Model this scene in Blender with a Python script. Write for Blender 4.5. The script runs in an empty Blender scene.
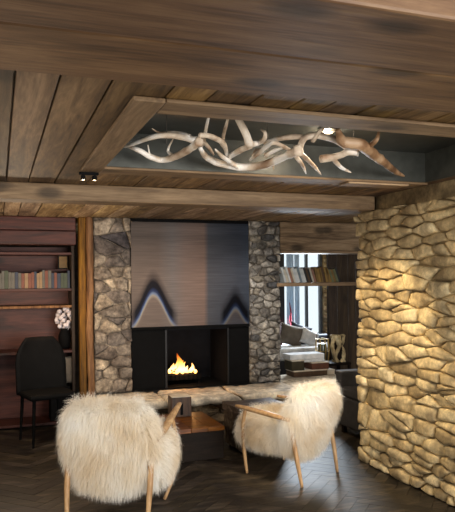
import bpy, math, random
import numpy as np
from mathutils import Vector, Matrix, Euler, noise
random.seed(7)
rng = np.random.default_rng(11)
SC = bpy.context.scene
COL = SC.collection
PI = math.pi
R = math.radians

# ------------------------------------------------------------------ materials
def mat(name):
    m = bpy.data.materials.new(name); m.use_nodes = True
    nt = m.node_tree; b = nt.nodes['Principled BSDF']
    return m, nt, b
def N(nt, t, **kw):
    n = nt.nodes.new(t)
    for k, v in kw.items(): setattr(n, k, v)
    return n
def L(nt, a, b): nt.links.new(a, b)
def rgb(h, k=1.0):
    # sRGB 0-255 triple to linear
    return tuple((((c/255)/12.92) if c/255 <= .04045 else (((c/255)+.055)/1.055)**2.4)*k for c in h) + (1,)
def ramp(nt, stops, interp='LINEAR'):
    r = N(nt, 'ShaderNodeValToRGB'); r.color_ramp.interpolation = interp
    e = r.color_ramp.elements
    while len(e) < len(stops): e.new(.5)
    for i, (p, c) in enumerate(stops): e[i].position = p; e[i].color = c
    return r
def mth(nt, op, a, b=None, clamp=False):
    n = N(nt, 'ShaderNodeMath', operation=op); n.use_clamp = clamp
    for i, v in enumerate((a, b)):
        if v is None: continue
        if isinstance(v, (int, float)): n.inputs[i].default_value = v
        else: L(nt, v, n.inputs[i])
    return n.outputs[0]
def mixc(nt, f, a, b, blend='MIX'):
    n = N(nt, 'ShaderNodeMix', data_type='RGBA', blend_type=blend)
    if isinstance(f, (int, float)): n.inputs[0].default_value = f
    else: L(nt, f, n.inputs[0])
    for i, v in ((6, a), (7, b)):
        if isinstance(v, tuple): n.inputs[i].default_value = v
        else: L(nt, v, n.inputs[i])
    return n.outputs[2]
def flat(name, c, rough=.6, metal=0, spec=.5, emit=None, es=0):
    m, nt, b = mat(name)
    tc = N(nt, 'ShaderNodeTexCoord'); no = N(nt, 'ShaderNodeTexNoise'); no.inputs['Scale'].default_value = 14; no.inputs['Detail'].default_value = 5
    L(nt, tc.outputs['Object'], no.inputs['Vector'])
    c = rgb(c)
    lo = tuple(x*.75 for x in c[:3])+(1,); hi = tuple(min(1, x*1.2) for x in c[:3])+(1,)
    r = ramp(nt, [(.3, lo), (.7, hi)]); L(nt, no.outputs['Fac'], r.inputs[0])
    L(nt, r.outputs[0], b.inputs['Base Color'])
    b.inputs['Roughness'].default_value = rough; b.inputs['Metallic'].default_value = metal
    b.inputs['Specular IOR Level'].default_value = spec
    if emit: b.inputs['Emission Color'].default_value = rgb(emit); b.inputs['Emission Strength'].default_value = es
    return m
def wood(name, dark, mid, light, axis='X', rough=.6, var=.35, sc=1.0, knots=True, bump=.25, spec=.35):
    m, nt, b = mat(name)
    tc = N(nt, 'ShaderNodeTexCoord'); geo = N(nt, 'ShaderNodeNewGeometry')
    off = N(nt, 'ShaderNodeVectorMath', operation='MULTIPLY_ADD')
    cmb = N(nt, 'ShaderNodeCombineXYZ')
    for i in range(3): L(nt, geo.outputs['Random Per Island'], cmb.inputs[i])
    L(nt, cmb.outputs[0], off.inputs[0]); off.inputs[1].default_value = (37, 53, 71); L(nt, tc.outputs['Object'], off.inputs[2])
    mp = N(nt, 'ShaderNodeMapping'); s = [9*sc]*3; s['XYZ'.index(axis)] = .8*sc; mp.inputs['Scale'].default_value = s
    L(nt, off.outputs[0], mp.inputs[0])
    n1 = N(nt, 'ShaderNodeTexNoise'); n1.inputs['Scale'].default_value = 1.6; n1.inputs['Detail'].default_value = 9; n1.inputs['Roughness'].default_value = .68; n1.inputs['Distortion'].default_value = .7
    L(nt, mp.outputs[0], n1.inputs['Vector'])
    n2 = N(nt, 'ShaderNodeTexNoise'); n2.inputs['Scale'].default_value = 9; n2.inputs['Detail'].default_value = 4
    L(nt, mp.outputs[0], n2.inputs['Vector'])
    f = mth(nt, 'ADD', mth(nt, 'MULTIPLY', n1.outputs['Fac'], .75), mth(nt, 'MULTIPLY', n2.outputs['Fac'], .25))
    r = ramp(nt, [(.36, rgb(dark)), (.5, rgb(mid)), (.66, rgb(light))]); L(nt, f, r.inputs[0])
    col = r.outputs[0]
    if knots:
        mk = N(nt, 'ShaderNodeMapping'); s = [5.0]*3; s['XYZ'.index(axis)] = 2.4; mk.inputs['Scale'].default_value = s
        L(nt, off.outputs[0], mk.inputs[0])
        vo = N(nt, 'ShaderNodeTexVoronoi'); vo.inputs['Scale'].default_value = 1.0; L(nt, mk.outputs[0], vo.inputs['Vector'])
        kr = ramp(nt, [(.0, (1, 1, 1, 1)), (.13, (.9, .9, .9, 1)), (.26, (0, 0, 0, 1))]); L(nt, vo.outputs['Distance'], kr.inputs[0])
        col = mixc(nt, mth(nt, 'MULTIPLY', kr.outputs[0], .75), col, rgb(tuple(c*.35 for c in dark)))
    br = mth(nt, 'ADD', mth(nt, 'MULTIPLY', geo.outputs['Random Per Island'], 2*var), 1-var)
    hs = N(nt, 'ShaderNodeHueSaturation'); L(nt, col, hs.inputs['Color']); L(nt, br, hs.inputs['Value'])
    rr = N(nt, 'ShaderNodeTexWhiteNoise', noise_dimensions='1D'); L(nt, geo.outputs['Random Per Island'], rr.inputs['W'])
    L(nt, mth(nt, 'ADD', mth(nt, 'MULTIPLY', rr.outputs['Value'], .018), .503), hs.inputs['Hue'])
    L(nt, mth(nt, 'ADD', mth(nt, 'MULTIPLY', rr.outputs['Value'], .35), .88), hs.inputs['Saturation'])
    L(nt, hs.outputs[0], b.inputs['Base Color'])
    b.inputs['Roughness'].default_value = rough; b.inputs['Specular IOR Level'].default_value = spec
    bp = N(nt, 'ShaderNodeBump'); bp.inputs['Strength'].default_value = bump; bp.inputs['Distance'].default_value = .01
    L(nt, f, bp.inputs['Height']); L(nt, bp.outputs[0], b.inputs['Normal'])
    return m
def stone(name, cols, rough=.85, grain=22, bump=.6, contrast=.85):
    m, nt, b = mat(name)
    tc = N(nt, 'ShaderNodeTexCoord'); geo = N(nt, 'ShaderNodeNewGeometry')
    r = ramp(nt, [(i/(len(cols)-1), rgb(c)) for i, c in enumerate(cols)]); L(nt, geo.outputs['Random Per Island'], r.inputs[0])
    n1 = N(nt, 'ShaderNodeTexNoise'); n1.inputs['Scale'].default_value = grain; n1.inputs['Detail'].default_value = 10; n1.inputs['Roughness'].default_value = .7
    L(nt, tc.outputs['Object'], n1.inputs['Vector'])
    n2 = N(nt, 'ShaderNodeTexNoise'); n2.inputs['Scale'].default_value = grain*.3; n2.inputs['Detail'].default_value = 4
    L(nt, tc.outputs['Object'], n2.inputs['Vector'])
    r2 = ramp(nt, [(.34, (.25, .24, .24, 1)), (.5, (.85, .85, .85, 1)), (.66, (1.6, 1.58, 1.52, 1))]); L(nt, n1.outputs['Fac'], r2.inputs[0])
    c = mixc(nt, contrast, r.outputs[0], r2.outputs[0], 'MULTIPLY')
    r3 = ramp(nt, [(.38, (.6, .58, .58, 1)), (.6, (1.15, 1.15, 1.15, 1))]); L(nt, n2.outputs['Fac'], r3.inputs[0])
    c = mixc(nt, 1.0, c, r3.outputs[0], 'MULTIPLY')
    L(nt, c, b.inputs['Base Color']); b.inputs['Roughness'].default_value = rough; b.inputs['Specular IOR Level'].default_value = .3
    bp = N(nt, 'ShaderNodeBump'); bp.inputs['Strength'].default_value = bump; bp.inputs['Distance'].default_value = .012
    L(nt, n1.outputs['Fac'], bp.inputs['Height']); L(nt, bp.outputs[0], b.inputs['Normal'])
    return m

M = {}
M['ceil'] = wood('ceiling planks', (62, 44, 30), (104, 77, 54), (146, 114, 84), 'Y', .6, .55)
M['beam'] = wood('beam wood', (84, 63, 43), (118, 92, 66), (148, 120, 90), 'X', .65, .12)
M['beamdark'] = wood('dark beam wood', (66, 44, 28), (98, 68, 46), (126, 94, 66), 'X', .6, .12)
M['frame'] = wood('frame wood', (86, 64, 44), (124, 96, 68), (154, 124, 92), 'X', .6, .1)
M['framey'] = wood('frame wood side', (86, 64, 44), (124, 96, 68), (154, 124, 92), 'Y', .6, .1)
M['lintel'] = wood('lintel wood', (100, 78, 58), (150, 122, 94), (184, 156, 124), 'X', .65, .15)
M['shelf'] = wood('shelf wood', (110, 84, 62), (148, 118, 90), (176, 146, 114), 'X', .6, .1, knots=False)
M['post'] = wood('post wood', (62, 38, 20), (116, 76, 44), (160, 114, 68), 'Z', .7, .15, bump=.7)
M['darkwood'] = wood('dark wall wood', (36, 27, 22), (58, 45, 37), (80, 64, 52), 'Z', .6, .3)
M['redwood'] = wood('red brown wood', (46, 20, 18), (74, 34, 30), (96, 48, 40), 'X', .55, .2)
M['floor'] = wood('floor parquet', (28, 24, 21), (46, 39, 33), (92, 80, 68), 'X', .5, .65, knots=False, bump=.15, spec=.5)
M['chair'] = wood('chair oak', (132, 96, 60), (176, 134, 92), (202, 164, 120), 'Z', .45, .05, sc=1.5, knots=False, bump=.05)
M['tabletop'] = wood('table top wood', (64, 30, 16), (104, 56, 32), (138, 82, 50), 'X', .4, .15, knots=False)
M['tabledark'] = wood('dark table wood', (18, 12, 9), (28, 20, 15), (40, 29, 22), 'X', .6, .15, knots=False, spec=.12)
M['stump'] = wood('weathered dark wood', (36, 28, 25), (74, 60, 52), (124, 110, 98), 'X', .6, .1, bump=.8)
M['stoneL'] = stone('pier stone', [(126, 114, 104), (176, 162, 144), (74, 70, 74), (184, 168, 146), (104, 96, 92), (156, 142, 126), (88, 82, 82)])
M['stoneR'] = stone('pier stone cool', [(112, 110, 106), (180, 174, 164), (76, 78, 82), (150, 142, 128), (196, 192, 184), (98, 96, 96)], grain=28)
M['stoneY'] = stone('sandstone', [(204, 182, 138), (222, 202, 158), (176, 156, 118), (212, 192, 148), (228, 212, 172)], bump=.35, contrast=.5)
M['stoneD'] = stone('hearth rubble', [(140, 120, 94), (92, 80, 68), (176, 152, 118), (112, 100, 86), (190, 166, 130)])
M['slab'] = stone('hearth slab', [(240, 230, 210), (234, 222, 200), (226, 212, 190)], grain=9, bump=1.0, contrast=.7)
M['mortar'] = stone('mortar', [(50, 44, 39), (54, 48, 42)], bump=.4)
M['black'] = flat('black steel', (12, 12, 13), .8, 0, .12)
M['inner'] = flat('firebox steel', (21, 22, 27), .8, 0, .15)
M['seam'] = flat('steel edge', (34, 34, 36), .5, .5)
M['recess'] = flat('recess steel', (70, 72, 68), .4, .5)
M['antler'] = None
M['steel'] = flat('spot steel', (120, 116, 110), .35, .8)
M['char'] = flat('charred log', (26, 20, 17), .9)
M['greyfab'] = flat('grey fabric', (52, 52, 56), .9)
M['greyfab2'] = flat('grey edge fabric', (104, 106, 112), .9)
M['pillowg'] = flat('taupe fabric', (112, 104, 94), .95)
M['pillowd'] = flat('dark blue fabric', (42, 46, 58), .95)
M['pillowr'] = flat('burgundy fabric', (72, 30, 34), .95)
M['white'] = flat('white fabric', (236, 242, 246), .9)
M['cream'] = flat('cream paint', (228, 218, 200), .7)
M['boxbrown'] = flat('brown card', (92, 70, 52), .8)
M['boxgreen'] = flat('olive card', (62, 56, 38), .8)
M['curtain'] = flat('sheer curtain', (206, 218, 226), .9)
_n = M['curtain'].node_tree; _t = _n.nodes.new('ShaderNodeBsdfTranslucent'); _t.inputs[0].default_value = (.75, .85, .95, 1); _m = _n.nodes.new('ShaderNodeMixShader'); _m.inputs[0].default_value = .65
_n.links.new(_n.nodes['Principled BSDF'].outputs[0], _m.inputs[1]); _n.links.new(_t.outputs[0], _m.inputs[2]); _n.links.new(_m.outputs[0], _n.nodes['Material Output'].inputs['Surface'])
M['mull'] = flat('window frame paint', (92, 98, 102), .6)
M['winblack'] = flat('dark window frame', (24, 26, 30), .6)
M['green'] = flat('leaf', (40, 58, 34), .7)
M['gold'] = flat('brass', (190, 160, 100), .35, .85)
M['pink'] = flat('plaster', (150, 120, 100), .8)
M['pale'] = flat('pale petals', (218, 210, 214), .8)
M['red'] = flat('red cloth', (170, 40, 60), .8)
M['plaster'] = flat('exterior plaster', (205, 208, 206), .9)
M['wallplaster'] = flat('dark plaster', (92, 80, 68), .9)

def antler_mat(k=1.0):
    m, nt, b = mat('antler bone')
    tc = N(nt, 'ShaderNodeTexCoord'); no = N(nt, 'ShaderNodeTexNoise'); no.inputs['Scale'].default_value = 7; no.inputs['Detail'].default_value = 8
    L(nt, tc.outputs['Object'], no.inputs['Vector'])
    r = ramp(nt, [(.34, rgb((160, 130, 104))), (.48, rgb((218, 200, 178))), (.6, rgb((250, 245, 238)))]); L(nt, no.outputs['Fac'], r.inputs[0])
    L(nt, r.outputs[0], b.inputs['Base Color']); b.inputs['Roughness'].default_value = .5
    bp = N(nt, 'ShaderNodeBump'); bp.inputs['Strength'].default_value = .4; bp.inputs['Distance'].default_value = .004
    n2 = N(nt, 'ShaderNodeTexNoise'); n2.inputs['Scale'].default_value = 60; L(nt, tc.outputs['Object'], n2.inputs['Vector'])
    L(nt, n2.outputs['Fac'], bp.inputs['Height']); L(nt, bp.outputs[0], b.inputs['Normal'])
    return m
M['antler'] = antler_mat()
M['antler_brown'] = antler_mat()
for e_, c_ in zip([n for n in M['antler_brown'].node_tree.nodes if n.type == 'VALTORGB'][0].color_ramp.elements, ((96, 68, 46), (150, 114, 82), (186, 154, 122))): e_.color = rgb(c_)

def hood_mat():
    # blued steel sheet: heat tint arcs above the corners of the fire opening, hood-local coords (x 0..1.315, z 0..1.13)
    m, nt, b = mat('heat blued steel')
    tc = N(nt, 'ShaderNodeTexCoord'); sp = N(nt, 'ShaderNodeSeparateXYZ'); L(nt, tc.outputs['Object'], sp.inputs[0])
    X, Z = sp.outputs['X'], sp.outputs['Z']
    mp = N(nt, 'ShaderNodeMapping'); mp.inputs['Scale'].default_value = (3.2, 1, .35); L(nt, tc.outputs['Object'], mp.inputs[0])
    nb = N(nt, 'ShaderNodeTexNoise'); nb.inputs['Scale'].default_value = 2.2; nb.inputs['Detail'].default_value = 4; L(nt, mp.outputs[0], nb.inputs['Vector'])
    mp2 = N(nt, 'ShaderNodeMapping'); mp2.inputs['Scale'].default_value = (1.2, 1, 26); L(nt, tc.outputs['Object'], mp2.inputs[0])
    nh = N(nt, 'ShaderNodeTexNoise'); nh.inputs['Scale'].default_value = 2.5; nh.inputs['Detail'].default_value = 5; L(nt, mp2.outputs[0], nh.inputs['Vector'])
    # vertical bands: reflections across the sheet put into its colour
    xr = ramp(nt, [(0, rgb((80, 69, 63))), (.22, rgb((86, 74, 68))), (.34, rgb((96, 88, 86))), (.44, rgb((108, 92, 86))), (.60, rgb((118, 98, 90))), (.64, rgb((78, 78, 84))), (.9, rgb((74, 78, 90))), (1, rgb((78, 86, 102)))])
    xin = mth(nt, 'ADD', mth(nt, 'MULTIPLY', X, 1/1.315), mth(nt, 'MULTIPLY', mth(nt, 'SUBTRACT', nb.outputs['Fac'], .5), .03))
    L(nt, xin, xr.inputs[0])
    zr = ramp(nt, [(0, (.80, .80, .78, 1)), (.45, (.95, .92, .86, 1)), (.75, (.66, .66, .64, 1)), (.84, (.48, .5, .5, 1)), (.9, (.6, .62, .62, 1)), (1, (.42, .44, .45, 1))])
    L(nt, mth(nt, 'MULTIPLY', Z, 1/1.13), zr.inputs[0])
    col = mixc(nt, 1.0, xr.outputs[0], zr.outputs[0], 'MULTIPLY')
    hr = ramp(nt, [(.3, (.82, .82, .82, 1)), (.7, (1.15, 1.15, 1.15, 1))]); L(nt, nh.outputs['Fac'], hr.inputs[0])
    col = mixc(nt, 1.0, col, hr.outputs[0], 'MULTIPLY')
    for cx, h, w, in ((.235, .385, .235), (1.15, .21, .165)):
        u0 = mth(nt, 'MULTIPLY', mth(nt, 'ADD', mth(nt, 'SUBTRACT', X, cx), mth(nt, 'MULTIPLY', mth(nt, 'SUBTRACT', nb.outputs['Fac'], .5), .03)), 1/w)
        u = mth(nt, 'ABSOLUTE', u0)
        # soft bell outline
        bell = mth(nt, 'MULTIPLY', mth(nt, 'POWER', 2.718, mth(nt, 'MULTIPLY', mth(nt, 'MULTIPLY', u0, u0), -2.3)), h)
        t = mth(nt, 'SUBTRACT', Z, bell)
        tr = ramp(nt, [(0, rgb((94, 80, 72))), (.13, rgb((92, 78, 70))), (.19, rgb((124, 114, 100))), (.235, rgb((84, 96, 116))), (.28, rgb((30, 40, 66))), (.36, rgb((8, 9, 16))), (.60, rgb((12, 10, 14))), (.75, rgb((40, 34, 34))), (.85, rgb((110, 96, 88)))])
        L(nt, mth(nt, 'ADD', mth(nt, 'MULTIPLY', t, 1.9), .30), tr.inputs[0])
        # alpha: strong near line, fades above and beside
        ar = ramp(nt, [(0, (.25, .25, .25, 1)), (.12, (.4, .4, .4, 1)), (.2, (.7, .7, .7, 1)), (.3, (.95, .95, .95, 1)), (.47, (.95, .95, .95, 1)), (.56, (.5, .5, .5, 1)), (.75, (0, 0, 0, 1))])
        L(nt, mth(nt, 'ADD', mth(nt, 'MULTIPLY', t, 1.9), .30), ar.inputs[0])
        side = ramp(nt, [(.66, (1, 1, 1, 1)), (.92, (0, 0, 0, 1))]); L(nt, mth(nt, 'MULTIPLY', u, .8), side.inputs[0])
        col = mixc(nt, mth(nt, 'MULTIPLY', ar.outputs[0], side.outputs[0]), col, tr.outputs[0])
    L(nt, col, b.inputs['Base Color'])
    b.inputs['Metallic'].default_value = .75; b.inputs['Roughness'].default_value = .42; b.inputs['Specular IOR Level'].default_value = .15
    bp = N(nt, 'ShaderNodeBump'); bp.inputs['Strength'].default_value = .08; bp.inputs['Distance'].default_value = .01
    L(nt, nh.outputs['Fac'], bp.inputs['Height']); L(nt, bp.outputs[0], b.inputs['Normal'])
    return m
M['hood'] = hood_mat()

def fur_mat():
    m, nt, b = mat('sheepskin wool')
    tc = N(nt, 'ShaderNodeTexCoord'); geo = N(nt, 'ShaderNodeNewGeometry')
    no = N(nt, 'ShaderNodeTexNoise'); no.inputs['Scale'].default_value = 3.2; no.inputs['Detail'].default_value = 6; L(nt, tc.outputs['Object'], no.inputs['Vector'])
    r = ramp(nt, [(.3, rgb((240, 226, 200))), (.5, rgb((253, 248, 238))), (.7, rgb((255, 255, 253)))]); L(nt, no.outputs['Fac'], r.inputs[0])
    hs = N(nt, 'ShaderNodeHueSaturation'); L(nt, r.outputs[0], hs.inputs['Color'])
    L(nt, mth(nt, 'ADD', mth(nt, 'MULTIPLY', geo.outputs['Random Per Island'], .2), .9), hs.inputs['Value'])
    L(nt, hs.outputs[0], b.inputs['Base Color'])
    b.inputs['Roughness'].default_value = .75; b.inputs['Specular IOR Level'].default_value = .25
    tr = N(nt, 'ShaderNodeBsdfTranslucent'); L(nt, hs.outputs[0], tr.inputs['Color'])
    mx = N(nt, 'ShaderNodeMixShader'); mx.inputs[0].default_value = .5
    L(nt, b.outputs[0], mx.inputs[1]); L(nt, tr.outputs[0], mx.inputs[2])
    L(nt, mx.outputs[0], nt.nodes['Material Output'].inputs['Surface'])
    return m
M['fur'] = fur_mat()

def flame_mat():
    m, nt, b = mat('flame')
    tc = N(nt, 'ShaderNodeTexCoord'); sp = N(nt, 'ShaderNodeSeparateXYZ'); L(nt, tc.outputs['Object'], sp.inputs[0])
    r = ramp(nt, [(0, (1, .42, .08, 1)), (.25, (1, .62, .22, 1)), (.6, (1, .38, .06, 1)), (1, (.8, .12, .01, 1))])
    L(nt, mth(nt, 'MULTIPLY', sp.outputs['Z'], 1/.22), r.inputs[0])
    em = N(nt, 'ShaderNodeEmission'); L(nt, r.outputs[0], em.inputs[0])
    st = ramp(nt, [(0, (1, 1, 1, 1)), (.5, (.5, .5, .5, 1)), (1, (.12, .12, .12, 1))]); L(nt, mth(nt, 'MULTIPLY', sp.outputs['Z'], 1/.22), st.inputs[0])
    L(nt, mth(nt, 'MULTIPLY', st.outputs[0], 6.0), em.inputs[1])
    lw = N(nt, 'ShaderNodeLayerWeight'); lw.inputs[0].default_value = .35
    tp = N(nt, 'ShaderNodeBsdfTransparent'); mx = N(nt, 'ShaderNodeMixShader')
    L(nt, mth(nt, 'ADD', mth(nt, 'MULTIPLY', lw.outputs['Facing'], .8), .08, True), mx.inputs[0])
    L(nt, em.outputs[0], mx.inputs[1]); L(nt, tp.outputs[0], mx.inputs[2])
    L(nt, mx.outputs[0], nt.nodes['Material Output'].inputs['Surface'])
    return m
M['flame'] = flame_mat()
def glass_mat():
    m, nt, b = mat('window glass')
    g = N(nt, 'ShaderNodeBsdfGlossy'); g.inputs['Roughness'].default_value = .02
    t = N(nt, 'ShaderNodeBsdfTransparent'); t.inputs[0].default_value = (.95, .97, .97, 1)
    mx = N(nt, 'ShaderNodeMixShader'); mx.inputs[0].default_value = .06
    L(nt, t.outputs[0], mx.inputs[1]); L(nt, g.outputs[0], mx.inputs[2]); L(nt, mx.outputs[0], nt.nodes['Material Output'].inputs['Surface'])
    return m
M['glass'] = glass_mat()
def lamp_mat(name, c, s):
    m, nt, b = mat(name); em = N(nt, 'ShaderNodeEmission'); em.inputs[0].default_value = c; em.inputs[1].default_value = s
    L(nt, em.outputs[0], nt.nodes['Material Output'].inputs['Surface']); return m
M['bulb'] = lamp_mat('warm bulb', (1, .75, .45, 1), 12)

# ------------------------------------------------------------------ mesh helpers
class MB:
    def __init__(s): s.v = []; s.f = []
    def add(s, v, f):
        o = len(s.v); s.v += [tuple(p) for p in v]; s.f += [tuple(i+o for i in q) for q in f]; return s
    def box(s, x0, x1, y0, y1, z0, z1, rot=None, c=None):
        v = [Vector((x, y, z)) for x in (x0, x1) for y in (y0, y1) for z in (z0, z1)]
        if rot is not None:
            c = Vector(c) if c else Vector(((x0+x1)/2, (y0+y1)/2, (z0+z1)/2)); e = Euler(rot).to_matrix()
            v = [e @ (p-c) + c for p in v]
        return s.add(v, [(0, 1, 3, 2), (4, 6, 7, 5), (0, 4, 5, 1), (2, 3, 7, 6), (0, 2, 6, 4), (1, 5, 7, 3)])
    def tube(s, pts, rad, seg=8, sub=4, wob=0, sx=1.0):
        pts = [Vector(p) for p in pts]
        if not isinstance(rad, (list, tuple)): rad = [rad]*len(pts)
        P, Q = [], []
        n = len(pts)
        for i in range(n-1):
            a = pts[max(i-1, 0)]; b = pts[i]; c = pts[i+1]; d = pts[min(i+2, n-1)]
            for k in range(sub):
                t = k/sub
                P.append(.5*((2*b)+(c-a)*t+(2*a-5*b+4*c-d)*t*t+(3*b-a-3*c+d)*t**3)); Q.append(rad[i]+(rad[i+1]-rad[i])*t)
        P.append(pts[-1]); Q.append(rad[-1])
        v = []; f = []; up = None
        for i, p in enumerate(P):
            t = (P[min(i+1, len(P)-1)]-P[max(i-1, 0)]).normalized()
            if up is None:
                up = Vector((0, 0, 1)) if abs(t.z) < .9 else Vector((1, 0, 0))
            x = t.cross(up).normalized(); up = x.cross(t).normalized()
            for k in range(seg):
                a = 2*PI*k/seg; r = Q[i]*(1+wob*noise.noise(p*18+Vector((k*3.1, 0, 0))))
                v.append(p+x*math.cos(a)*r*sx+up*math.sin(a)*r)
        for i in range(len(P)-1):
            for k in range(seg):
                f.append((i*seg+k, i*seg+(k+1) % seg, (i+1)*seg+(k+1) % seg, (i+1)*seg+k))
        f.append(tuple(range(seg))[::-1]); f.append(tuple((len(P)-1)*seg+k for k in range(seg)))
        return s.add(v, f)
    def lathe(s, prof, c=(0, 0, 0), seg=20):
        v = []; f = []
        for r, z in prof:
            for k in range(seg):
                a = 2*PI*k/seg; v.append((c[0]+r*math.cos(a), c[1]+r*math.sin(a), c[2]+z))
        m = len(prof)
        for i in range(m-1):
            for k in range(seg): f.append((i*seg+k, i*seg+(k+1) % seg, (i+1)*seg+(k+1) % seg, (i+1)*seg+k))
        f.append(tuple(range(seg))[::-1]); f.append(tuple((m-1)*seg+k for k in range(seg)))
        return s.add(v, f)
    def build(s, name, m, parent=None, bevel=0, smooth=False, seg=2):
        me = bpy.data.meshes.new(name); me.from_pydata(s.v, [], s.f); me.materials.append(m); me.validate()
        if smooth:
            for p in me.polygons: p.use_smooth = True
        o = bpy.data.objects.new(name, me); COL.objects.link(o)
        if parent: o.parent = parent
        if bevel:
            b = o.modifiers.new('bevel', 'BEVEL'); b.width = bevel; b.segments = seg; b.limit_method = 'ANGLE'
        return o
def tag(o, label=None, cat=None, group=None, kind=None, loc=None, rz=None):
    if label: o['label'] = label
    if cat: o['category'] = cat
    if group: o['group'] = group
    if kind: o['kind'] = kind
    if loc: o.location = loc
    if rz is not None: o.rotation_euler = (0, 0, rz)
    return o
def thing(name, label, cat, loc=(0, 0, 0), rz=0, group=None):
    o = bpy.data.objects.new(name, None); o.empty_display_size = .1; COL.objects.link(o)
    return tag(o, label, cat, group, None, loc, rz)
def copy_tree(o, parent=None):
    c = o.copy(); COL.objects.link(c); c.parent = parent
    for ch in list(o.children): copy_tree(ch, c)
    return c

# template for a rounded stone
def _grid_cube(nx, ny, nz):
    idx = {}; v = []; f = []
    def g(i, j, k):
        key = (i, j, k)
        if key not in idx: idx[key] = len(v); v.append((2*i/nx-1, 2*j/ny-1, 2*k/nz-1))
        return idx[key]
    for i in range(nx):
        for j in range(ny):
            f.append((g(i, j, 0), g(i, j+1, 0), g(i+1, j+1, 0), g(i+1, j, 0))); f.append((g(i, j, nz), g(i+1, j, nz), g(i+1, j+1, nz), g(i, j+1, nz)))
    for i in range(nx):
        for k in range(nz):
            f.append((g(i, 0, k), g(i+1, 0, k), g(i+1, 0, k+1), g(i, 0, k+1))); f.append((g(i, ny, k), g(i, ny, k+1), g(i+1, ny, k+1), g(i+1, ny, k)))
    for j in range(ny):
        for k in range(nz):
            f.append((g(0, j, k), g(0, j, k+1), g(0, j+1, k+1), g(0, j+1, k))); f.append((g(nx, j, k), g(nx, j+1, k), g(nx, j+1, k+1), g(nx, j, k+1)))
    return v, f
GC = _grid_cube(6, 3, 4)
def add_stone(mb, c, u, n, w, h, d, rough=.012, rnd=.55, tilt=0, sub=None):
    """one stone: centre c, u along the wall, n outward; w,h,d full sizes"""
    v, f = sub or GC
    up = Vector((0, 0, 1)); seed = Vector((random.uniform(0, 99), random.uniform(0, 99), random.uniform(0, 99)))
    q = [random.uniform(-.13, .13) for _ in range(4)]; out = []
    for x, y, z in v:
        l = max(abs(x), abs(y), abs(z)); ln = math.sqrt(x*x+y*y+z*z)
        k = 1-rnd*(1-l/ln) if ln else 1
        k = max(k, .5)
        X, Y, Z = x*k, y*k, z*k
        X2 = X*(1+q[0]*Z)+q[1]*Z*.3; Z2 = Z*(1+q[2]*X)+q[3]*X*.6
        p = Vector(c)+u*(X2*w/2)+n*(Y*d/2)+up*(Z2*h/2+X2*tilt*w/2)
        nz = noise.noise_vector(p*9+seed)*rough*1.4+noise.noise_vector(p*26+seed)*rough*.6
        out.append(p+nz)
    mb.add(out, f)
def stone_face(mb, o, u, n, W, Hh, rows=(.06, .13), wid=(.1, .3), d=.12, gap=.012, jut=.02, rough=.012, rnd=.55):
    """random rubble on the face that starts at corner o"""
    u = Vector(u); n = Vector(n); o = Vector(o); z = 0
    while z < Hh-.001:
        rh = min(random.uniform(*rows), Hh-z)
        if Hh-z-rh < rows[0]*.6: rh = Hh-z
        x = 0
        while x < W-.001:
            sw = min(random.uniform(*wid), W-x)
            if W-x-sw < wid[0]*.6: sw = W-x
            if rh > rows[1]*.72 and random.random() < .35:      # two thin stones in one course
                hs = [rh*random.uniform(.4, .6)]; hs.append(rh-hs[0])
            else: hs = [rh]
            zz = z
            for hh in hs:
                j = random.uniform(-jut, jut)
                add_stone(mb, o+u*(x+sw/2)+n*(j-d/2)+Vector((0, 0, zz+hh/2)), u, n, sw-gap, hh-gap, d, rough, rnd)
                zz += hh
            x += sw
        z += rh

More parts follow.
